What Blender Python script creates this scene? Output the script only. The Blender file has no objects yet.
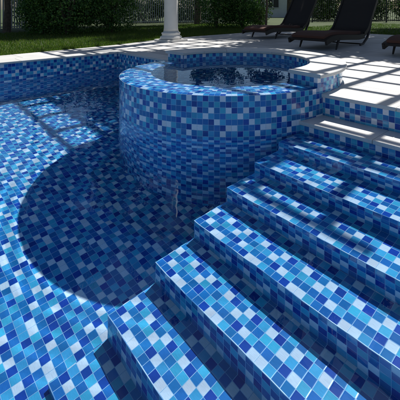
import bpy, bmesh, math, random
import numpy as np
from mathutils import Vector, Matrix
from mathutils.geometry import tessellate_polygon
random.seed(7); rng = np.random.default_rng(7)
R = math.radians
S = bpy.context.scene
COL = S.collection

# ------------------------------------------------------------------ camera
PHI = 0.7712; CAMH = 1.1127
CP, SP = math.cos(PHI), math.sin(PHI)
cd = bpy.data.cameras.new('camera'); cam = bpy.data.objects.new('camera', cd); COL.objects.link(cam)
cam.location = (0, 0, CAMH); cam.rotation_euler = (R(90), 0, PHI)
cd.sensor_width = 36; cd.lens = 365.05/400*36
cd.shift_x = (200-240.87)/400; cd.shift_y = (8.23-200)/400
cd.clip_start = .02; cd.clip_end = 600
S.camera = cam
# ------------------------------------------------------------------ light
SUN = Vector((-.160, .638, 1.0)).normalized()      # towards the sun
w = bpy.data.worlds.new('World'); S.world = w; w.use_nodes = True
nt = w.node_tree; bg = nt.nodes['Background']
sky = nt.nodes.new('ShaderNodeTexSky'); sky.sky_type = 'NISHITA'; sky.sun_disc = False
sky.sun_elevation = math.asin(SUN.z); sky.sun_rotation = math.atan2(SUN.x, SUN.y)
sky.air_density = 1.0; sky.dust_density = 1.2; sky.ozone_density = 1.5
nt.links.new(sky.outputs[0], bg.inputs[0]); bg.inputs[1].default_value = .050
ld = bpy.data.lights.new('sun', 'SUN'); ld.energy = 5.0; ld.angle = R(.5); ld.color = (1, .96, .90)
sun = bpy.data.objects.new('sun', ld); COL.objects.link(sun)
sun.rotation_euler = SUN.to_track_quat('Z', 'Y').to_euler(); sun.location = (0, 0, 12)
ld.cycles.is_caustics_light = True
S.view_settings.view_transform = 'Standard'; S.view_settings.look = 'None'
S.view_settings.exposure = 0.52; S.view_settings.gamma = 1
S.render.engine = 'CYCLES'
S.cycles.max_bounces = 10; S.cycles.transmission_bounces = 8; S.cycles.diffuse_bounces = 3
S.cycles.sample_clamp_indirect = 3.0; S.cycles.blur_glossy = .3
S.cycles.use_denoising = True

# ------------------------------------------------------------------ helpers
def cw(X, Y, z=0):                                # camera frame (right, forward) -> world
    return (X*CP - Y*SP, X*SP + Y*CP, z)
def tag(o, label=None, cat=None, group=None, kind=None):
    if label: o['label'] = label
    if cat: o['category'] = cat
    if group: o['group'] = group
    if kind: o['kind'] = kind
    return o
def empty(name, loc=(0, 0, 0), rz=0, **k):
    o = bpy.data.objects.new(name, None); COL.objects.link(o); o.location = loc; o.rotation_euler = (0, 0, rz)
    o.empty_display_size = .1
    return tag(o, **k)
def link(name, me, mat=None, parent=None, recv=False, smooth=False, **k):
    o = bpy.data.objects.new(name, me); COL.objects.link(o)
    if mat: me.materials.append(mat)
    if parent: o.parent = parent
    if recv: o.cycles.is_caustics_receiver = True
    if smooth: me.polygons.foreach_set('use_smooth', [True]*len(me.polygons))
    return tag(o, **k)
def bmlink(name, bm, mat=None, parent=None, **k):
    bmesh.ops.recalc_face_normals(bm, faces=bm.faces[:])
    me = bpy.data.meshes.new(name); bm.to_mesh(me); bm.free()
    return link(name, me, mat, parent, **k)
def box(bm, x0, x1, y0, y1, z0, z1, bev=0, M=None):
    r = bmesh.ops.create_cube(bm, size=1)
    vs = r['verts']
    for v in vs:
        v.co = Vector(((x0+x1)/2+v.co.x*(x1-x0), (y0+y1)/2+v.co.y*(y1-y0), (z0+z1)/2+v.co.z*(z1-z0)))
    if bev:
        es = list({e for v in vs for e in v.link_edges})
        q = bmesh.ops.bevel(bm, geom=es, offset=bev, segments=2, affect='EDGES', profile=.5)
        vs = list({v for f in q['faces'] for v in f.verts} | {v for v in vs if v.is_valid})
    if M is not None:
        for v in vs: v.co = M @ v.co
    return vs
def tube(bm, pts, rad, seg=8, cap=True):
    pts = [Vector(p) for p in pts]; n = len(pts)
    if not hasattr(rad, '__len__'): rad = [rad]*n
    rings = []; up = Vector((0, 0, 1)); prev = None
    for i, p in enumerate(pts):
        d = (pts[min(i+1, n-1)]-pts[max(i-1, 0)]).normalized()
        a = prev - d*prev.dot(d) if prev is not None else d.cross(up if abs(d.z) < .9 else Vector((1, 0, 0)))
        a.normalize(); prev = a; b = d.cross(a)
        rings.append([bm.verts.new(p+(a*math.cos(t)+b*math.sin(t))*rad[i]) for t in [2*math.pi*k/seg for k in range(seg)]])
    for i in range(n-1):
        for k in range(seg):
            bm.faces.new((rings[i][k], rings[i][(k+1) % seg], rings[i+1][(k+1) % seg], rings[i+1][k]))
    if cap: bm.faces.new(rings[0][::-1]); bm.faces.new(rings[-1])
def lathe(bm, prof, seg=48, c=(0, 0)):
    rings = [[bm.verts.new((c[0]+r*math.cos(2*math.pi*k/seg), c[1]+r*math.sin(2*math.pi*k/seg), z)) for k in range(seg)] for r, z in prof]
    for i in range(len(prof)-1):
        for k in range(seg): bm.faces.new((rings[i][k], rings[i][(k+1) % seg], rings[i+1][(k+1) % seg], rings[i+1][k]))
    bm.faces.new(rings[0][::-1]); bm.faces.new(rings[-1])

# ------------------------------------------------------------------ materials
class N:
    def __init__(s, name):
        s.m = bpy.data.materials.new(name); s.m.use_nodes = True; s.t = s.m.node_tree
        s.b = s.t.nodes['Principled BSDF']; s.out = s.t.nodes['Material Output']
    def n(s, typ, ins=None, **k):
        o = s.t.nodes.new(typ)
        for a, v in k.items(): setattr(o, a, v)
        for a, v in (ins or {}).items():
            if hasattr(v, 'is_output') or isinstance(v, bpy.types.NodeSocket): s.t.links.new(v, o.inputs[a])
            else: o.inputs[a].default_value = v
        return o
    def l(s, a, b): s.t.links.new(a, b)
    def math(s, op, a, b=None, c=None):
        o = s.t.nodes.new('ShaderNodeMath'); o.operation = op
        for i, v in enumerate((a, b, c)):
            if v is None: continue
            if isinstance(v, (int, float)): o.inputs[i].default_value = v
            else: s.t.links.new(v, o.inputs[i])
        return o.outputs[0]
    def mixc(s, f, a, b, mode='MIX'):
        o = s.t.nodes.new('ShaderNodeMix'); o.data_type = 'RGBA'; o.blend_type = mode
        for i, v in ((0, f), (6, a), (7, b)):
            if isinstance(v, (int, float)): o.inputs[i].default_value = v
            elif isinstance(v, tuple): o.inputs[i].default_value = (*v, 1) if len(v) == 3 else v
            else: s.t.links.new(v, o.inputs[i])
        return o.outputs[2]
    def ramp(s, f, stops, interp='LINEAR'):
        o = s.t.nodes.new('ShaderNodeValToRGB'); o.color_ramp.interpolation = interp
        e = o.color_ramp.elements
        while len(e) < len(stops): e.new(.5)
        for q, (p, c) in zip(e, stops): q.position = p; q.color = (*c, 1) if len(c) == 3 else c
        s.l(f, o.inputs[0]); return o.outputs[0]

def tile_material():
    m = N('glass_mosaic'); at = m.n('ShaderNodeAttribute', attribute_name='tilecol')
    uv = m.n('ShaderNodeUVMap', uv_map='UVMap'); sx = m.n('ShaderNodeSeparateXYZ', {0: uv.outputs[0]})
    fu = m.math('FRACT', sx.outputs[0]); fv = m.math('FRACT', sx.outputs[1])
    du = m.math('MINIMUM', fu, m.math('SUBTRACT', 1.0, fu)); dv = m.math('MINIMUM', fv, m.math('SUBTRACT', 1.0, fv))
    # slightly irregular joint
    d = m.math('MINIMUM', du, dv)
    tile = m.n('ShaderNodeMapRange', {0: d, 1: .018, 2: .034}).outputs[0]        # 0 grout .. 1 tile
    edge = m.n('ShaderNodeMapRange', {0: d, 1: .018, 2: .11}).outputs[0]
    # streaky coloured glass
    nz = m.n('ShaderNodeTexNoise', {'Vector': m.n('ShaderNodeMapping', {0: uv.outputs[0], 3: (1.0, 9.0, 1.0)}).outputs[0], 'Scale': 1.6, 'Detail': 4.0, 'Roughness': .65})
    nz2 = m.n('ShaderNodeTexNoise', {'Vector': uv.outputs[0], 'Scale': .07, 'Detail': 2.0})
    k = m.math('ADD', m.math('MULTIPLY', nz.outputs[0], .55), .72)
    k = m.math('MULTIPLY', k, m.math('ADD', m.math('MULTIPLY', nz2.outputs[0], .3), .85))
    hsv = m.n('ShaderNodeHueSaturation', {'Color': at.outputs[0], 'Value': k})
    gn = m.n('ShaderNodeTexNoise', {'Vector': uv.outputs[0], 'Scale': .8, 'Detail': 3.0})
    grout = m.ramp(gn.outputs[0], [(.3, (.26, .42, .60)), (.7, (.42, .58, .74))])
    m.l(m.mixc(tile, grout, hsv.outputs[0]), m.b.inputs['Base Color'])
    m.l(m.math('SUBTRACT', .62, m.math('MULTIPLY', tile, .50)), m.b.inputs['Roughness'])
    cell = m.n('ShaderNodeCombineXYZ', {0: m.math('FLOOR', sx.outputs[0]), 1: m.math('FLOOR', sx.outputs[1])})
    wn = m.n('ShaderNodeTexWhiteNoise', {'Vector': cell.outputs[0]}, noise_dimensions='3D'); ws = m.n('ShaderNodeSeparateColor', {0: wn.outputs[1]})
    tx = m.math('MULTIPLY', m.math('SUBTRACT', fu, .5), m.math('SUBTRACT', ws.outputs[0], .5))
    ty = m.math('MULTIPLY', m.math('SUBTRACT', fv, .5), m.math('SUBTRACT', ws.outputs[1], .5))
    h = m.math('ADD', m.math('POWER', edge, .5), m.math('MULTIPLY', nz.outputs[0], .10))
    h = m.math('ADD', h, m.math('MULTIPLY', m.math('ADD', tx, ty), 7.0))
    bp = m.n('ShaderNodeBump', {'Height': h, 'Strength': .3, 'Distance': .001})
    m.l(bp.outputs[0], m.b.inputs['Normal']); m.b.inputs['IOR'].default_value = 1.5
    return m.m
M_TILE = tile_material()

def stone_material(name, c0, c1, paving=0, rough=.6, joint=.5):
    m = N(name); tc = m.n('ShaderNodeTexCoord')
    a = m.n('ShaderNodeTexNoise', {'Vector': tc.outputs['Object'], 'Scale': 2.2, 'Detail': 6.0, 'Roughness': .6})
    b = m.n('ShaderNodeTexNoise', {'Vector': tc.outputs['Object'], 'Scale': 140.0, 'Detail': 3.0})
    c = m.ramp(a.outputs[0], [(.3, c0), (.7, c1)])
    if not paving: c = m.mixc(1.0, c, m.ramp(m.n('ShaderNodeNewGeometry').outputs['Random Per Island'], [(0, (.88, .87, .85)), (1, (1.06, 1.06, 1.06))]), 'MULTIPLY')
    c = m.mixc(m.n('ShaderNodeMapRange', {0: b.outputs[0], 1: .55, 2: .75, 4: .35}).outputs[0], c, tuple(x*.55 for x in c0))
    hgt = b.outputs[0]
    if paving:
        br = m.n('ShaderNodeTexBrick', {'Vector': tc.outputs['Object'], 'Scale': 1.0, 'Color1': (.86, .86, .86, 1), 'Color2': (1.08, 1.08, 1.08, 1), 'Mortar': (joint, joint, joint, 1),
                                        'Mortar Size': .006, 'Mortar Smooth': .2, 'Brick Width': paving, 'Row Height': paving, 'Bias': 0.0}, offset=0.0)
        c = m.mixc(1.0, c, br.outputs[0], 'MULTIPLY')
        hgt = m.math('SUBTRACT', m.math('MULTIPLY', b.outputs[0], .3), br.outputs[1])
    m.l(c, m.b.inputs['Base Color']); m.b.inputs['Roughness'].default_value = rough
    m.l(m.n('ShaderNodeBump', {'Height': hgt, 'Strength': .35, 'Distance': .003}).outputs[0], m.b.inputs['Normal'])
    return m.m
M_DECK = stone_material('pale_paving', (.45, .45, .445), (.55, .545, .54), .6)
M_COPE = stone_material('white_stone_coping', (.52, .525, .52), (.62, .62, .61), 0, .45)
M_COL = stone_material('cream_column_stone', (.60, .59, .57), (.70, .69, .66), 0, .7)
M_CONC = stone_material('render_shell', (.40, .42, .44), (.50, .52, .54), 0, .8)

def plain(name, c, rough=.5, metal=0, bump=0, scale=60, var=.15):
    m = N(name); tc = m.n('ShaderNodeTexCoord')
    a = m.n('ShaderNodeTexNoise', {'Vector': tc.outputs['Object'], 'Scale': scale, 'Detail': 4.0})
    m.l(m.ramp(a.outputs[0], [(.3, tuple(x*(1-var) for x in c)), (.7, tuple(x*(1+var) for x in c))]), m.b.inputs['Base Color'])
    m.b.inputs['Roughness'].default_value = rough; m.b.inputs['Metallic'].default_value = metal
    if bump: m.l(m.n('ShaderNodeBump', {'Height': a.outputs[0], 'Strength': bump, 'Distance': .004}).outputs[0], m.b.inputs['Normal'])
    return m.m
M_FENCE = plain('grey_fence_paint', (.30, .32, .33), .5)
M_POST = plain('pale_fence_post', (.55, .56, .56), .5)
M_BLACK = plain('black_fence_iron', (.035, .035, .038), .45)
M_BARK = plain('bark', (.10, .075, .055), .9, bump=.8, scale=14, var=.4)
M_CUSH = plain('rust_brown_cushion', (.085, .036, .026), .9, bump=.4, scale=300, var=.12)
M_WHITE = plain('pale_render', (.70, .70, .68), .8, var=.05, scale=3)
M_ROOF = plain('grey_roof', (.16, .15, .15), .8)
M_PERG = plain('pergola_paint', (.42, .42, .40), .6)
def nosing_mat():  # white tile edge, its broken specular glint put into the colour
    m = N('white_glint_nosing'); tc = m.n('ShaderNodeTexCoord')
    a = m.n('ShaderNodeTexNoise', {'Vector': tc.outputs['Object'], 'Scale': 7.0, 'Detail': 3.0})
    m.l(m.ramp(a.outputs[0], [(.40, (.10, .28, .52)), (.55, (.74, .80, .86))]), m.b.inputs['Base Color'])
    m.b.inputs['Roughness'].default_value = .3; return m.m
M_NOSE = nosing_mat()
M_STEEL = plain('steel', (.5, .5, .5), .3, 1.0)

def wicker():
    m = N('black_brown_wicker'); tc = m.n('ShaderNodeTexCoord')
    w1 = m.n('ShaderNodeTexWave', {'Vector': tc.outputs['Object'], 'Scale': 40.0, 'Distortion': .4}, bands_direction='X')
    w2 = m.n('ShaderNodeTexWave', {'Vector': tc.outputs['Object'], 'Scale': 30.0, 'Distortion': .4}, bands_direction='Y')
    x = m.math('MULTIPLY', w1.outputs[1], w2.outputs[1])
    m.l(m.ramp(x, [(0, (.010, .008, .007)), (1, (.035, .026, .022))]), m.b.inputs['Base Color'])
    m.b.inputs['Roughness'].default_value = .5
    m.l(m.n('ShaderNodeBump', {'Height': x, 'Strength': .6, 'Distance': .004}).outputs[0], m.b.inputs['Normal'])
    return m.m
M_WICK = wicker()

def leaf_mat(name, a, b, c, tr=.25):
    m = N(name); g = m.n('ShaderNodeNewGeometry')
    col = m.ramp(g.outputs['Random Per Island'], [(0, a), (.55, b), (1, c)])
    m.l(col, m.b.inputs['Base Color']); m.b.inputs['Roughness'].default_value = .6; m.b.inputs['Specular IOR Level'].default_value = .3
    t = m.n('ShaderNodeBsdfTranslucent', {'Color': m.mixc(1.0, col, (.9, 1.3, .5), 'MULTIPLY')})
    mx = m.n('ShaderNodeMixShader', {0: tr, 1: m.b.outputs[0], 2: t.outputs[0]})
    m.l(mx.outputs[0], m.out.inputs[0]); return m.m
M_LEAF = leaf_mat('shrub_leaves', (.020, .062, .016), (.050, .135, .030), (.16, .28, .06))
M_LEAF2 = leaf_mat('tree_leaves', (.018, .036, .013), (.03, .06, .018), (.055, .09, .025))
M_LEAF3 = leaf_mat('light_leaves', (.06, .11, .025), (.10, .17, .035), (.16, .22, .05))
M_PALM = leaf_mat('palm_leaves', (.018, .04, .015), (.03, .06, .02), (.05, .09, .03))
M_GRASS = leaf_mat('grass_blades', (.045, .085, .012), (.075, .13, .018), (.17, .19, .035), .3)

def lawn_mat():
    m = N('lawn_ground'); tc = m.n('ShaderNodeTexCoord')
    a = m.n('ShaderNodeTexNoise', {'Vector': tc.outputs['Object'], 'Scale': .7, 'Detail': 5.0})
    b = m.n('ShaderNodeTexNoise', {'Vector': tc.outputs['Object'], 'Scale': 45.0, 'Detail': 4.0})
    c = m.ramp(a.outputs[0], [(.3, (.028, .050, .012)), (.7, (.055, .080, .020))])
    c = m.mixc(m.math('MULTIPLY', b.outputs[0], .6), c, (.02, .035, .01))
    m.l(c, m.b.inputs['Base Color']); m.b.inputs['Roughness'].default_value = .95
    m.l(m.n('ShaderNodeBump', {'Height': b.outputs[0], 'Strength': .8, 'Distance': .02}).outputs[0], m.b.inputs['Normal'])
    return m.m
M_LAWN = lawn_mat()

def water_mat():
    m = N('water'); m.t.nodes.remove(m.b)
    g = m.n('ShaderNodeBsdfGlass', {'Color': (.73, .88, .98, 1), 'Roughness': 0.0, 'IOR': 1.333})
    m.l(g.outputs[0], m.out.inputs[0]); return m.m
M_WATER = water_mat()

# ------------------------------------------------------------------ mosaic
P = .05
W_, C_, M_, D_ = (.90, .84, .87), (.072, .42, .64), (.023, .180, .46), (.013, .066, .35)
SHEET = ['DWWCMM', 'CMMMDW', 'MCCWCM', 'CWDMWD', 'MDMCMC', 'WMCDCM']
CM = dict(W=W_, C=C_, M=M_, D=D_)
class Mosaic:
    def __init__(s): s.v = []; s.f = []; s.uv = []; s.c = []
    def patch(s, fn, s0, s1, t0, t1, os=0., ot=0., pt=P, flip=False, ps=P):
        """fn(s,t)->xyz ; tile joints at s=os+k*ps, t=ot+k*pt ; sheet column 0 starts at os, row 0 at ot"""
        def brk(a, b, o, p):
            k0 = math.floor((a-o)/p+1e-6)+1; L = [a]
            while o+k0*p < b-1e-5: L.append(o+k0*p); k0 += 1
            return L+[b]
        A = brk(s0, s1, os, ps); B = brk(t0, t1, ot, pt); base = len(s.v)
        for b in B:
            for a in A: s.v.append(fn(a, b))
        na = len(A)
        for j in range(len(B)-1):
            for i in range(na-1):
                q = [base+j*na+i, base+j*na+i+1, base+(j+1)*na+i+1, base+(j+1)*na+i]
                u = [((A[i]-os)/ps, (B[j]-ot)/pt), ((A[i+1]-os)/ps, (B[j]-ot)/pt), ((A[i+1]-os)/ps, (B[j+1]-ot)/pt), ((A[i]-os)/ps, (B[j+1]-ot)/pt)]
                if flip: q = q[::-1]; u = u[::-1]
                s.f.append(q); s.uv += u
                ci = math.floor(((A[i]+A[i+1])/2-os)/ps) % 6; rj = math.floor(((B[j]+B[j+1])/2-ot)/pt) % 6
                ch = SHEET[rj][ci]
                if random.random() < .05: ch = random.choice('CMMD')
                c = CM[ch]; k = random.uniform(.84, 1.14); h = random.uniform(-.12, .12)*(ch != 'W')
                s.c.append((min(c[0]*k, .8), min(c[1]*k*(1+h), .8), min(c[2]*k, .85), 1))
    def make(s, name, parent=None, **k):
        me = bpy.data.meshes.new(name); me.from_pydata([tuple(x) for x in s.v], [], s.f); me.update()
        uv = me.uv_layers.new(name='UVMap'); uv.data.foreach_set('uv', np.array(s.uv, 'f').ravel())
        at = me.attributes.new('tilecol', 'FLOAT_COLOR', 'FACE'); at.data.foreach_set('color', np.array(s.c, 'f').ravel())
        return link(name, me, M_TILE, parent, recv=True, **k)

V = lambda k: .9235+(k-1)*.30                     # nose line of step k
RISE = .1903
Z = lambda k: -(.0332+(6-k)*RISE)                 # tread height of step k
UL = -1.915; UR = 1.6; UD = -1.81                 # left end of the stairs, right wall, mosaic origin
UF = -6.366; VB = 3.28; VN = -1.6; FLOOR = -1.22; DT = .271; DECK = .306
SC = (-3.137, 3.069); SR = 1.283; SI = .94; RIMZ = .366; COPZ = .463

# pool floor and walls
m = Mosaic(); m.patch(lambda s, t: (s, t, FLOOR), UF, UR, VN, VB+.0, UD+.02, V(0)+.01, pt=.046)
m.make('pool_floor', kind='structure')
m = Mosaic(); m.patch(lambda s, t: (UF, s, t), VN, VB, FLOOR, DT, VN, DT-.05*30, flip=False)
m.make('pool_wall_left', kind='structure')
m = Mosaic(); m.patch(lambda s, t: (s, VB, t), UF, -4.2, FLOOR, DT, UF, DT-.05*30, flip=False)
m.patch(lambda s, t: (s, V(8), t), -2.2, UR, .06, DT, -2.2+.02, DT-.05*6, flip=False)
m.make('pool_wall_back', kind='structure')
m = Mosaic(); m.patch(lambda s, t: (UR, s, t), VN, V(8), FLOOR, DT, VN, DT-.05*30, flip=True)
m.patch(lambda s, t: (s, VN, t), UF, UR, FLOOR, DT, UF, DT-.05*30, flip=True)
m.make('pool_wall_near', kind='structure')

# stairs
st = empty('pool_steps', (0, 0, 0), label='submerged flight of blue mosaic steps descending into the pool from the deck', cat='steps')
for k in range(0, 7):
    m = Mosaic()
    zt = Z(k); zb = Z(k-1) if k > 0 else FLOOR
    m.patch(lambda s, t, z=zt: (s, t, z), UL, UR, V(k), V(k+1), UD, V(k), pt=[.0440, .0440, .0465, .0490, .05, .05, .05][k])
    pr = (zt-zb)/max(1, round((zt-zb)/P))
    m.patch(lambda s, t, v=V(k): (s, v, t), UL, UR, zb, zt, UD, zt-pr*6, pt=pr)
    # left flank of this step
    m.patch(lambda s, t: (UL, s, t), V(k), V(k+1), FLOOR, zt, V(k), zt-pr*60, pt=pr, flip=True)
    so = m.make('step', st)
    bm = bmesh.new(); box(bm, UL, UR, V(k)-.0022, V(k)+.0022, zt-.004, zt+.0018, .0008)
    bmlink('nosing', bm, M_NOSE, so, recv=True)
# riser between step 6 and the stone step
m = Mosaic(); m.patch(lambda s, t: (s, V(7), t), -2.3, UR, Z(6), .069, UD, .069-.30)
m.make('riser', st)

# stone step slab just above the water
def slab(name, x0, x1, y0, y1, z0, z1, mat, bev=.006, **k):
    bm = bmesh.new(); box(bm, x0, x1, y0, y1, z0, z1, bev); return bmlink(name, bm, mat, **k)
t = empty('stone_step', (-.2, V(7)+.15, .07), label='white stone step just above the water between hot tub and deck', cat='step')
xs = [-2.05, -1.23, -.41, .41, UR]
for a, b in zip(xs[:-1], xs[1:]):
    s_ = slab('step_slab', a+.001, b-.001, V(7)-.015, V(8)-.002, .069, .1025, M_COPE); s_.parent = t; s_.matrix_parent_inverse = Matrix.Translation(t.location).inverted()

# ------------------------------------------------------------------ deck
def poly(name, pts, z0, z1, mat, **k):
    tri = tessellate_polygon([[Vector((x, y, 0)) for x, y in pts]]); n = len(pts)
    vs = [(x, y, z1) for x, y in pts]+[(x, y, z0) for x, y in pts]
    fs = []
    for a, b, c in tri:
        p, q, r = (Vector(pts[i]) for i in (a, b, c))
        cr = (q-p).x*(r-p).y-(q-p).y*(r-p).x
        if cr < 0: a, c = c, a
        fs += [(a, b, c), (c+n, b+n, a+n)]
    for i in range(n): j = (i+1) % n; fs.append((i, i+n, j+n, j))
    me = bpy.data.meshes.new(name); me.from_pydata(vs, [], fs); me.update()
    bm = bmesh.new(); bm.from_mesh(me); bmesh.ops.recalc_face_normals(bm, faces=bm.faces[:]); bm.to_mesh(me); bm.free()
    return link(name, me, mat, **k)
a0 = math.atan2(VB-SC[1], -4.403-SC[0]); a1 = math.atan2(V(8)-SC[1], -1.855-SC[0])
arc = [(SC[0]+1.2*math.cos(a), SC[1]+1.2*math.sin(a)) for a in np.linspace(a0, a1, 40)]
CW_ = .34
deck = [(UF-.0, VB), (-4.40, VB)]+arc+[(-1.9, V(8)), (4.5, V(8)), (4.5, 11.2), (-8.45, 11.2), (-8.3, 6.6), (-8.15, 5.4), (-7.66, 4.0), (-7.42, 2.6), (-7.28, 1.2), (-7.2, -1.6), (-7.2, -4), (UF, -4)]
poly('deck', deck, DT+.003, DECK-.005, M_DECK, kind='structure')
poly('deck_near', [(UF, -4), (4.5, -4), (4.5, V(8)), (UR, V(8)), (UR, VN), (UF, VN)], DT+.003, DECK-.005, M_DECK, kind='structure')
def strip(pts_a, pts_b, z0, z1, joint=.8):
    pass
# coping stones along the pool edge
def coping(name, x0, x1, y0, y1, along):
    bm = bmesh.new(); L = (x1-x0) if along == 'x' else (y1-y0); n = max(1, round(L/.8)); d = L/n
    for i in range(n):
        g = .0012
        if along == 'x': box(bm, x0+i*d+g, x0+(i+1)*d-g, y0, y1, DT, DECK, .007)
        else: box(bm, x0, x1, y0+i*d+g, y0+(i+1)*d-g, DT, DECK, .007)
    return bmlink(name, bm, M_COPE, kind='structure')
coping('coping_left', UF-.33, UF+.018, -3.9, VB-.018, 'y')
coping('coping_back', UF-.33, -4.33, VB-.017, VB+.32, 'x')
coping('coping_right', -1.93, UR+.3, V(8)-.02, V(8)+.30, 'x')

# ------------------------------------------------------------------ hot tub
tub = empty('hot_tub', (SC[0], SC[1], DECK), label='round raised hot tub clad in blue glass mosaic with white stone coping', cat='hot tub')
TI = Matrix.Translation(tub.location).inverted()
def child(o, p=tub): o.parent = p; o.matrix_parent_inverse = Matrix.Translation(p.location).inverted(); return o
NT = 162; PA = 2*math.pi*SR/NT
A0, A1 = R(-50+44.18), R(137+44.18)               # arc of the raised back in world angles (camera frame + PHI)
pol = lambda r, a, z: (SC[0]+r*math.cos(a), SC[1]+r*math.sin(a), z)
m = Mosaic(); m.patch(lambda s, t: pol(SR, s/SR, t), 0, 2*math.pi*SR, FLOOR, RIMZ, .1, RIMZ-P*36, ps=PA, flip=False)
child(m.make('outer_wall'))
m = Mosaic(); pr = (SR-SI)/7
m.patch(lambda s, t: pol(t, s/SR, RIMZ), 0, 2*math.pi*SR, SI, SR, .1, SI, pt=pr, ps=PA, flip=True)
child(m.make('rim'))
NI = 118; PI_ = 2*math.pi*SI/NI
m = Mosaic(); m.patch(lambda s, t: pol(SI, s/SI, t), 0, 2*math.pi*SI, -.75, RIMZ, 0, RIMZ-P*30, ps=PI_, flip=True)
m.patch(lambda s, t: (SC[0]+s, SC[1]+t, -.75), -SI, SI, -SI, SI, 0, 0)
child(m.make('basin'))
m = Mosaic()                                      # raised back
m.patch(lambda s, t: pol(SI, s/SI, t), A0*SI, A1*SI, RIMZ, COPZ, A0*SI, COPZ-P*6, ps=PI_, flip=True)
m.patch(lambda s, t: pol(SR, s/SR, t), A0*SR, A1*SR, RIMZ, COPZ, A0*SR, COPZ-P*6, ps=PA)
m.patch(lambda s, t: pol(s, A0, t), SI, SR, RIMZ, COPZ, SI, COPZ-P*6, flip=False)
m.patch(lambda s, t: pol(s, A1, t), SI, SR, RIMZ, COPZ, SI, COPZ-P*6, flip=True)
child(m.make('raised_back'))
bm = bmesh.new()                                  # coping ring in segments
nseg = 9
for q in range(nseg):
    b0 = A0-.012+(A1-A0+.024)*q/nseg+.0015; b1 = A0-.012+(A1-A0+.024)*(q+1)/nseg-.0015
    pr_ = [(.925, COPZ+.006), (.931, COPZ), (1.325, COPZ), (1.33, COPZ+.006), (1.33, COPZ+.031), (1.322, COPZ+.038), (.933, COPZ+.038), (.925, COPZ+.031)]
    rings = [[bm.verts.new(pol(r, a, z)) for r, z in pr_] for a in np.linspace(b0, b1, 12)]
    for i in range(11):
        for k in range(8): bm.faces.new((rings[i][k], rings[i][(k+1) % 8], rings[i+1][(k+1) % 8], rings[i+1][k]))
    bm.faces.new(rings[0]); bm.faces.new(rings[-1][::-1])
child(bmlink('coping_ring', bm, M_COPE))

# ------------------------------------------------------------------ water
def waves(x, y, spec):
    z = np.zeros_like(x)
    for a, lam, th, ph in spec:
        k = 2*math.pi/lam
        z += a*np.sin(k*(x*math.cos(th)+y*math.sin(th))+ph+1.3*np.sin(.9*x*math.cos(th+1.4)/lam*.35+.8*y/lam*.3+ph))
    return z
def spec(n, l0, l1, s, seed, th0=0., sp=3.14):
    r = random.Random(seed); L = []
    for _ in range(n):
        lam = l0*(l1/l0)**r.random(); L.append((s*lam/n**.5, lam, th0+r.uniform(-sp, sp), r.uniform(0, 6.28)))
    return L
def grid_water(name, x0, x1, y0, y1, z0, step, hfun, keep=None, **k):
    nx = int((x1-x0)/step)+1; ny = int((y1-y0)/step)+1
    X, Y = np.meshgrid(np.linspace(x0, x1, nx), np.linspace(y0, y1, ny))
    ZZ = z0+hfun(X, Y)
    vs = np.stack([X, Y, ZZ], -1).reshape(-1, 3)
    i, j = np.meshgrid(np.arange(nx-1), np.arange(ny-1)); b = (j*nx+i).ravel()
    fs = np.stack([b, b+1, b+nx+1, b+nx], -1)
    if keep is not None:
        c = vs[fs].mean(1); fs = fs[keep(c[:, 0], c[:, 1])]
    me = bpy.data.meshes.new(name); me.from_pydata(vs.tolist(), [], fs.tolist()); me.update()
    o = link(name, me, M_WATER, smooth=True, **k); o.cycles.is_caustics_caster = True
    return o
SA = spec(7, .35, 1.3, .0009, 1); SB = spec(9, .07, .22, .0008, 2)
def hpool(x, y):
    d = np.hypot(x-SC[0], y-SC[1])-SR
    near = np.exp(-np.clip(d, 0, 9)/.8)
    far = np.clip((-x-2.2)/2.5, 0, 1)
    return waves(x, y, SA)*(1.15-.45*near+.5*far)+waves(x, y, SB)*(.30+.55*near+.25*far)+.0005*near*np.sin(2*math.pi*d/.11+2*np.sin(3*x))
grid_water('pool_water', UF-.01, UR+.01, VN-.01, VB+.01, 0, .022, hpool, lambda x, y: (np.hypot(x-SC[0], y-SC[1]) > SR-.06) & ((y < V(7)+.04) | (x < -3)), kind='structure')
SS = spec(8, .10, .28, .0070, 5)
nr = 60; nth = 360
rr = np.linspace(.0, SR-.004, nr); tt = np.linspace(0, 2*math.pi, nth, endpoint=False)
vs = []; fs = []
for r_ in rr:
    for a in tt: vs.append([SC[0]+r_*math.cos(a), SC[1]+r_*math.sin(a), 0])
vs = np.array(vs); q = np.clip((np.hypot(vs[:, 0]-SC[0], vs[:, 1]-SC[1])-.7)/.35, 0, 1)
vs[:, 2] = RIMZ+.009+waves(vs[:, 0], vs[:, 1], SS)*(.035+.965*q)
vs[-nth:, 2] = RIMZ+.001
for i in range(nr-1):
    for k in range(nth): fs.append((i*nth+k, (i+1)*nth+k, (i+1)*nth+(k+1) % nth, i*nth+(k+1) % nth))
me = bpy.data.meshes.new('hot_tub_water'); me.from_pydata(vs.tolist(), [], fs)
bm = bmesh.new(); bm.from_mesh(me); bmesh.ops.remove_doubles(bm, verts=bm.verts[:], dist=1e-5); bmesh.ops.recalc_face_normals(bm, faces=bm.faces[:])
if sum(f.normal.z for f in bm.faces) < 0: bmesh.ops.reverse_faces(bm, faces=bm.faces[:])
bm.to_mesh(me); bm.free()
sw = link('hot_tub_water', me, M_WATER, smooth=True, kind='structure'); sw.cycles.is_caustics_caster = True

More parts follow.
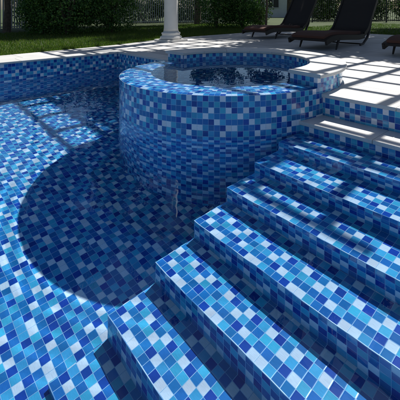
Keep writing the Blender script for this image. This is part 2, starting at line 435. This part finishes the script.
# ------------------------------------------------------------------ column
colp = (-7.49, 5.24, DECK-.005)
col_ = empty('stone_column', colp, label='round cream stone column on a square plinth at the deck edge behind the hot tub', cat='column')
bm = bmesh.new(); box(bm, -.29, .29, -.29, .29, 0, .055, .006); bmlink('plinth', bm, M_COL, col_)
bm = bmesh.new(); lathe(bm, [(.235, .055), (.262, .07), (.268, .10), (.255, .125), (.225, .135), (.215, .16), (.225, .185), (.232, .20), (.225, .218), (.19, .225), (.182, .26)], 48); bmlink('base_ring', bm, M_COL, col_, smooth=True)
bm = bmesh.new(); lathe(bm, [(.182, .26), (.170, .32), (.166, .9), (.160, 2.4), (.146, 3.76)], 48); bmlink('shaft', bm, M_COL, col_, smooth=True)
bm = bmesh.new(); lathe(bm, [(.146, 3.76), (.175, 3.78), (.175, 3.81), (.155, 3.82), (.16, 3.85), (.215, 3.90), (.225, 3.92)], 48); box(bm, -.24, .24, -.24, .24, 3.921, 3.975); bmlink('capital', bm, M_COL, col_)

# pergola lattice above (out of frame, throws the barred shade and shows in reflections)
PZ = 4.30
pg = empty('pergola_roof', (-4, 7, PZ), label='open timber lattice roof carried above the deck', cat='pergola')
def pchild(o): return child(o, pg)
for v_ in (5.36, 11.9):
    bm = bmesh.new(); box(bm, -8.3, -.2, v_-.04, v_+.04, PZ+.09, PZ+.16, .005); pchild(bmlink('beam', bm, M_PERG))
for i in range(12):
    u_ = -1.95-.6*i
    bm = bmesh.new(); box(bm, u_-.048, u_+.048, 4.98, 12.4, PZ+.162, PZ+.26, .004); pchild(bmlink('rafter', bm, M_PERG))
for i in range(13):
    v_ = 5.615+.535*(i-1) if i else 5.02
    bm = bmesh.new(); box(bm, -8.4, -1.65, v_-.034, v_+.034, PZ+.262, PZ+.30, .003); pchild(bmlink('slat', bm, M_PERG))

# ------------------------------------------------------------------ loungers
def profile_sheet(bm, prof, w0, w1, th):
    """prof: (y,z) list; extruded over x in [w0,w1] with thickness th"""
    n = len(prof); top = []; bot = []
    for i, (y, z) in enumerate(prof):
        a = prof[max(i-1, 0)]; b = prof[min(i+1, n-1)]; d = Vector((b[0]-a[0], b[1]-a[1])).normalized(); nn = Vector((-d.y, d.x))
        top.append([bm.verts.new((x, y+nn.x*th/2, z+nn.y*th/2)) for x in (w0, w1)])
        bot.append([bm.verts.new((x, y-nn.x*th/2, z-nn.y*th/2)) for x in (w0, w1)])
    for i in range(n-1):
        bm.faces.new((top[i][0], top[i][1], top[i+1][1], top[i+1][0])); bm.faces.new((bot[i][1], bot[i][0], bot[i+1][0], bot[i+1][1]))
        for s in (0, 1): bm.faces.new((top[i][s], top[i+1][s], bot[i+1][s], bot[i][s]))
    bm.faces.new((top[0][0], bot[0][0], bot[0][1], top[0][1])); bm.faces.new((top[-1][0], top[-1][1], bot[-1][1], bot[-1][0]))
def smooth_prof(pts, n=28):
    pts = np.array(pts, float); t = np.r_[0, np.cumsum(np.hypot(*np.diff(pts, axis=0).T))]; q = np.linspace(0, t[-1], n)
    y = np.interp(q, t, pts[:, 0]); z = np.interp(q, t, pts[:, 1])
    for _ in range(2):
        y[1:-1] = (y[:-2]+2*y[1:-1]+y[2:])/4; z[1:-1] = (z[:-2]+2*z[1:-1]+z[2:])/4
    return list(zip(y, z))
LW = .42
def make_lounger(lab):
    r = empty('sun_lounger', label=lab, cat='sun lounger', group='wicker sun loungers in a row on the deck')
    seat = smooth_prof([(-.42, .20), (-.25, .25), (0, .27), (.45, .25), (.95, .22), (1.22, .24)])
    back = smooth_prof([(1.22, .24), (1.40, .34), (1.60, .60), (1.84, .92), (1.98, 1.14), (2.10, 1.24)])
    bm = bmesh.new(); profile_sheet(bm, seat, -LW, LW, .045)
    for s in (-1, 1): profile_sheet(bm, [(y, z-.035) for y, z in seat], s*LW-.02, s*LW+.02, .10)
    bmlink('seat', bm, M_WICK, r)
    bm = bmesh.new(); profile_sheet(bm, back, -LW, LW, .045)
    for s in (-1, 1): profile_sheet(bm, back, s*LW-.022, s*LW+.022, .085)
    bmlink('backrest', bm, M_WICK, r)
    bm = bmesh.new(); profile_sheet(bm, [(y, z+.052) for y, z in smooth_prof([(-.40, .20), (-.25, .25), (0, .27), (.45, .25), (.95, .22), (1.16, .23)])], -LW+.05, LW-.05, .055)
    bmlink('cushion', bm, M_CUSH, r)
    for s in (-1, 1):
        bm = bmesh.new(); tube(bm, [(s*LW, .10, .22), (s*LW, .03, .12), (s*LW, -.03, .0)], [.03, .024, .016]); bmlink('leg', bm, M_WICK, r)
        bm = bmesh.new(); tube(bm, [(s*LW, 1.60, .60), (s*LW, 1.52, .36), (s*LW, 1.38, .16), (s*LW, 1.18, .04), (s*LW, 1.02, .012)], [.028, .03, .03, .026, .018]); bmlink('leg', bm, M_WICK, r)
    bm = bmesh.new(); tube(bm, [(-LW, 1.14, .03), (LW, 1.14, .03)], .014); bmlink('crossbar', bm, M_WICK, r)
    return r
def copy_tree(o, parent=None):
    c = o.copy(); COL.objects.link(c)
    if parent: c.parent = parent
    for ch in list(o.children): copy_tree(ch, c)
    return c
L0 = make_lounger('dark wicker sun lounger with brown cushion, farthest left, just behind the hot tub coping')
L1 = copy_tree(L0); L1['label'] = 'dark wicker sun lounger with brown cushion, the middle one of the row'
L2 = copy_tree(L0); L2['label'] = 'dark wicker sun lounger at the right edge, only its brown foot end showing'
for o, (x, y, a) in zip((L0, L1, L2), ((-6.5, 7.60, .0), (-4.05, 6.42, .02), (-2.15, 6.52, -.03))):
    o.location = (x, y, DECK-.005); o.rotation_euler = (0, 0, a)

# ------------------------------------------------------------------ lawn
def quad(x0, x1, y0, y1, z): return [(x0, y0, z), (x1, y0, z), (x1, y1, z), (x0, y1, z)]
me = bpy.data.meshes.new('lawn'); vv = []; ff = []
for q in ((-300, -7.0, -300, 300), (-7.0, 4.0, 10.9, 300), (4.0, 300, -300, 300), (-7.0, 4.0, -300, -3.8)):
    b = len(vv); vv += quad(*q, .285); ff.append((b, b+1, b+2, b+3))
me.from_pydata(vv, [], ff); link('lawn', me, M_LAWN, kind='structure')

def blades(name, pos, h0, h1, wd, mat, **k):
    n = len(pos); a = rng.uniform(0, 2*math.pi, n); h = rng.uniform(h0, h1, n); le = rng.uniform(-.5, .5, (n, 2))*h[:, None]
    dx = np.cos(a)*wd/2; dy = np.sin(a)*wd/2
    v = np.empty((n, 3, 3)); v[:, 0] = pos; v[:, 0, 0] -= dx; v[:, 0, 1] -= dy
    v[:, 1] = pos; v[:, 1, 0] += dx; v[:, 1, 1] += dy
    v[:, 2] = pos; v[:, 2, :2] += le; v[:, 2, 2] += h
    me = bpy.data.meshes.new(name); me.from_pydata(v.reshape(-1, 3).tolist(), [], np.arange(3*n).reshape(-1, 3).tolist())
    return link(name, me, mat, **k)
edge_v = [-4, 1.2, 2.6, 4.0, 5.4, 6.6, 11.2]; edge_u = [-7.2, -7.28, -7.42, -7.66, -8.15, -8.3, -8.45]
n = 90000; vv_ = rng.uniform(-.5, 13, n); uu = np.interp(vv_, edge_v, edge_u)-.005-rng.power(.55, n)*6.5
p1 = np.stack([uu, vv_, np.full(n, .284)], 1)
n = 40000; p2 = np.stack([rng.uniform(-9, 3, n), 11.2+rng.power(.7, n)*8, np.full(n, .284)], 1)
blades('grass', np.concatenate([p1, p2]), .03, .075, .012, M_GRASS, kind='stuff')

# ------------------------------------------------------------------ foliage
def leaf_mesh(name, blobs, n, size, mat, parent=None, droop=.3, aspect=.5, shell=.55, **k):
    """blobs: (x,y,z,rx,ry,rz); leaves scattered through uneven blobs"""
    vol = np.array([b[3]*b[4]*b[5] for b in blobs])**.67; cnt = (n*vol/vol.sum()).astype(int)
    P_ = []; O = []
    for b, c in zip(blobs, cnt):
        d = rng.normal(size=(c, 3)); d /= np.linalg.norm(d, axis=1)[:, None]
        r_ = shell+(1-shell)*rng.random(c)**.6; r_ *= 1+.18*np.sin(d[:, 0]*5+b[0]*7)*np.sin(d[:, 2]*6+b[1]*5)+rng.normal(0, .05, c)
        P_.append(np.array(b[:3])+d*r_[:, None]*np.array(b[3:6])); O.append(d)
    P_ = np.concatenate(P_); O = np.concatenate(O); c = len(P_)
    nrm = O+rng.normal(0, .6, (c, 3))+np.array([0, 0, .4]); nrm /= np.linalg.norm(nrm, axis=1)[:, None]
    t = np.cross(nrm, rng.normal(size=(c, 3))); t /= np.linalg.norm(t, axis=1)[:, None]; t[:, 2] -= droop; t /= np.linalg.norm(t, axis=1)[:, None]
    b_ = np.cross(nrm, t); s = size*rng.uniform(.6, 1.3, c)[:, None]
    v = np.stack([P_-t*s*.5, P_+b_*s*aspect*.5+nrm*s*.08, P_+t*s*.5, P_-b_*s*aspect*.5+nrm*s*.08], 1)
    ok = v[:, :, 2].min(1) > .30; v = v[ok]; c = len(v)
    me = bpy.data.meshes.new(name); me.from_pydata(v.reshape(-1, 3).tolist(), [], np.arange(4*c).reshape(-1, 4).tolist())
    return link(name, me, mat, parent, **k)
def shrub(X, Y, r, h, lab, n=7000, size=.085, mat=None, grp='shrubs along the garden edge', name='shrub', cat='shrub'):
    x, y, _ = cw(X, Y); o = empty(name, (x, y, .285), label=lab, cat=cat, group=grp)
    bl = [(x, y, .285+h*.42, r*.85, r*.85, h*.48)]
    for _ in range(9):
        a = random.uniform(0, 6.28); q = random.uniform(.3, .75)*r; zz = .285+h*random.uniform(.2, .85)
        s = r*random.uniform(.28, .5); bl.append((x+q*math.cos(a), y+q*math.sin(a), zz, s, s, s*.8))
    f = leaf_mesh('foliage', bl, n, size, mat or M_LEAF); child(f, o)
    bm = bmesh.new()
    for _ in range(7):
        a = random.uniform(0, 6.28); q = random.uniform(.2, .6)*r
        tube(bm, [(0, 0, 0), (q*.4*math.cos(a), q*.4*math.sin(a), h*.4), (q*math.cos(a), q*math.sin(a), h*.8)], [.03, .02, .008], 6)
    bmlink('stem', bm, M_BARK, o); return o
shrub(-6.3, 11.6, .88, 1.75, 'dense dark green shrub at the far left behind the lawn, against the pale fence', 9000)
shrub(-5.5, 11.5, 1.25, 1.9, 'broad dark shrub in the left half behind the poolside lawn', 10000)
shrub(-4.35, 12.3, 1.1, 2.0, 'rounded green shrub left of the column, in front of the grey fence', 9000)
shrub(-1.0, 15.0, 1.05, 2.9, 'tall dark shrub immediately right of the column', 8000, .095)
shrub(.05, 15.4, 1.05, 2.0, 'bushy dark shrub behind the left lounger', 8000, .095)
shrub(.75, 14.6, .35, .9, 'small yellow green plant beside the bushes behind the left lounger', 500, .11, M_LEAF3)
for i, X in enumerate((-11.5, -8.6, -5.6, -2.7, .4)):
    shrub(X, 21.0+(i % 2)*.8, 1.7, 1.75, ['hedge bush far left beyond the fence', 'dark hedge bush beyond the fence, left of the shrubs', 'hedge bush beyond the fence seen over the left shrubs', 'hedge bush beyond the grey fence next to the column', 'hedge bush beyond the fence between column and loungers'][i], 5000, .14, M_LEAF2, 'hedge bushes beyond the fence', 'hedge_bush', 'hedge')
for i, X in enumerate((8.6, 11.6, 5.9)):
    shrub(X, 24.5, 1.8, 2.2, ['dark bush beyond the black railing behind the middle lounger', 'dark bush beyond the black railing at the right edge', 'dark bush beyond the fence behind the left lounger backrest'][i], 5000, .15, M_LEAF2, 'hedge bushes beyond the fence', 'hedge_bush', 'hedge')

def tree(X, Y, z0, r, h, lab, n=9000, lsz=.25, tr=.17):
    x, y, _ = cw(X, Y); o = empty('tree', (x, y, .285), label=lab, cat='tree', group='tall trees around the garden')
    bm = bmesh.new(); tube(bm, [(0, 0, 0), (.05, .03, z0*.5), (-.04, .05, z0), (0, 0, z0+h*.5)], [tr, tr*.8, tr*.65, tr*.3], 10)
    for _ in range(9):
        a = random.uniform(0, 6.28); q = r*random.uniform(.4, .8); b = z0+h*random.uniform(-.05, .4)
        tube(bm, [(0, 0, b), (q*.5*math.cos(a), q*.5*math.sin(a), b+h*.15), (q*math.cos(a), q*math.sin(a), b+h*.35)], [tr*.35, tr*.22, tr*.07], 6)
    bmlink('trunk', bm, M_BARK, o)
    bl = []
    for _ in range(30):
        a = random.uniform(0, 6.28); e = random.random(); q = r*math.sqrt(random.random())*.75; zz = z0+h*(.15+.7*e)
        s = r*random.uniform(.28, .42)*(1.15-.4*e); bl.append((x+q*math.cos(a), y+q*math.sin(a), zz, s, s, s*.75))
    child(leaf_mesh('crown', bl, n, lsz, M_LEAF2, shell=.3), o)
tree(-9.9, 17.5, 5.6, 3.0, 8.0, 'tall tree at the far left added to keep sky haze off the pool, its high crown above the frame', 20000)  # added tree, its unseen crown blocks sky reflections in the water
tree(-6.2, 17.0, 3.0, 3.0, 9.5, 'tall tree behind the left shrubs, its crown above the frame', 20000)
tree(-2.2, 18.5, 5.4, 3.2, 9.5, 'tall tree behind the column, its crown above the frame', 20000)
tree(2.4, 18.0, 5.2, 3.2, 9.5, 'tall tree beyond the fence behind the left lounger', 20000)
tree(.95, 14.0, 1.9, .75, 1.0, 'slim young tree beside the bushes behind the left lounger', 1500, .13, .05)
tree(3.5, 11.2, 3.6, 2.2, 4.0, 'added deck-shading tree hidden behind the middle lounger backrest', 20000)  # added so its crown shades the deck around the loungers
tree(5.7, 9.6, 3.4, 2.2, 4.0, 'added deck-shading tree beside the deck beyond the right edge of the photo', 20000)  # second crown added out of view for more lounger shade
tree(7.8, 15.0, 3.0, 2.8, 7.0, 'tall tree behind the black railing at the right', 16000)
vn = empty('added_shade_vine', (-6.3, 5.35, PZ+.2), label='climbing vine added unseen over the lattice roof to shade the pool floor', cat='vine')  # unseen leaf mass added so its shadow darkens the far pool floor
bl = [(random.uniform(-6.7, -3.8), random.uniform(5.75, 6.7), PZ+.36, random.uniform(.35, .6), random.uniform(.26, .36), .16) for _ in range(30)]
child(leaf_mesh('leafage', bl, 20000, .11, M_LEAF2, shell=.1), vn)
bm = bmesh.new(); tube(bm, [(-1.2, .1, .13), (-.6, .9, .17), (.2, 1.1, .17), (1.7, 1.0, .17)], [.03, .028, .025, .02, .01]); bmlink('stem', bm, M_BARK, vn)
# palm at the left, seen mirrored in the pool
px_, py_, _ = cw(-7.95, 12.4)
pm = empty('palm_tree', (px_, py_, .285), label='small palm at the far left whose fronds mirror in the pool', cat='palm tree')
bm = bmesh.new(); tube(bm, [(0, 0, 0), (.03, .02, .8), (0, 0, 1.75)], [.13, .10, .09], 10); bmlink('trunk', bm, M_BARK, pm)
for i in range(15):
    a = 2*math.pi*i/15+random.uniform(-.2, .2); up = random.uniform(.2, 1.0); L = random.uniform(.85, 1.15)
    bm = bmesh.new(); pts = []
    for q in np.linspace(0, 1, 12):
        pts.append(Vector((math.cos(a)*L*q, math.sin(a)*L*q, 1.75+up*.7*q-.95*q*q)))
    side = Vector((-math.sin(a), math.cos(a), 0))
    for q in range(11):
        tube_w = .012
        v = [bm.verts.new(p) for p in (pts[q]-side*tube_w, pts[q]+side*tube_w, pts[q+1]+side*tube_w*.7, pts[q+1]-side*tube_w*.7)]; bm.faces.new(v)
        if q:
            for hlf in (0, .5):
                b = pts[q]*(1-hlf)+pts[q+1]*hlf
                for s in (-1, 1):
                    ln = .34*math.sin(math.pi*min(1, (q+hlf)/12+.12)); d = (pts[q+1]-pts[q]).normalized()
                    tip = b+side*s*ln*.8+d*ln*.55+Vector((0, 0, -.10*ln/.3))
                    v = [bm.verts.new(p) for p in (b-d*.014, b+d*.014, tip)]; bm.faces.new(v)
    bmlink('frond', bm, M_PALM, pm)

# ------------------------------------------------------------------ fences
def fence(pts, h, lab, mat, pmat, step=.11, pw=.018, name='garden_fence', plen=2.4):
    o = empty(name, (*pts[0], .285), label=lab, cat='fence'); bx, by = pts[0]
    for (x0, y0), (x1, y1) in zip(pts[:-1], pts[1:]):
        L = math.hypot(x1-x0, y1-y0); n = max(1, round(L/plen)); an = math.atan2(y1-y0, x1-x0)
        for i in range(n):
            t0 = L*i/n; Mx = Matrix.Translation((x0-bx, y0-by, 0)) @ Matrix.Rotation(an, 4, 'Z') @ Matrix.Translation((t0, 0, 0)); l = L/n
            bm = bmesh.new(); box(bm, -.035, .035, -.035, .035, 0, h+.12, .004, Mx); bmlink('post', bm, pmat, o)
            bm = bmesh.new()
            for z in (.12, h-.05): box(bm, .036, l-.036, -.015, .015, z, z+.04, 0, Mx)
            k = int((l-.1)/step)
            for q in range(k):
                xx = .05+(l-.1)*(q+.5)/k; box(bm, xx-pw/2, xx+pw/2, -.009, .009, .06, h, 0, Mx)
            bmlink('picket_panel', bm, mat, o)
    return o
c2 = lambda X, Y: cw(X, Y)[:2]
fence([c2(-11, 11.5), c2(-8.6, 13.4), c2(-6.7, 18.4), c2(1.5, 20.2)], 1.7, 'grey metal picket fence with pale posts behind the left shrubs and column', M_FENCE, M_POST, .10, .045)
fence([c2(4.2, 21.5), c2(15, 21.2)], 1.7, 'black iron railing behind the right hand loungers', M_BLACK, M_BLACK, .12, .022, 'iron_railing')
# ------------------------------------------------------------------ house
hx, hy, _ = cw(5.6, 33)
ho = empty('house', (hx, hy, .285), PHI, label='pale rendered house far beyond the gap between fence and railing', cat='house')
bm = bmesh.new(); box(bm, -4, 3, 0, 6, 0, 2.7); bmlink('wall', bm, M_WHITE, ho)
bm = bmesh.new()
vs_ = [bm.verts.new(p) for p in ((-4.4, -.4, 2.7), (3.4, -.4, 2.7), (3.4, 6.4, 2.7), (-4.4, 6.4, 2.7), (-2.2, 3, 4.3), (1.2, 3, 4.3))]
for f in ((0, 1, 5, 4), (1, 2, 5), (2, 3, 4, 5), (3, 0, 4), (3, 2, 1, 0)): bm.faces.new([vs_[i] for i in f])
bmlink('roof', bm, M_ROOF, ho)
for x0 in (-3.2, -1.0, 1.4):
    bm = bmesh.new(); box(bm, x0, x0+1.0, -.04, .0, .9, 2.1); wn = bmlink('window', bm, M_BLACK, ho)
    bm = bmesh.new()
    for a_, b_, c_, d_ in ((x0-.06, x0, .84, 2.16), (x0+1, x0+1.06, .84, 2.16), (x0, x0+1, .84, .9), (x0, x0+1, 2.1, 2.16), (x0+.47, x0+.53, .9, 2.1)): box(bm, a_, b_, -.06, -.002, c_, d_)
    bmlink('frame', bm, M_POST, wn)
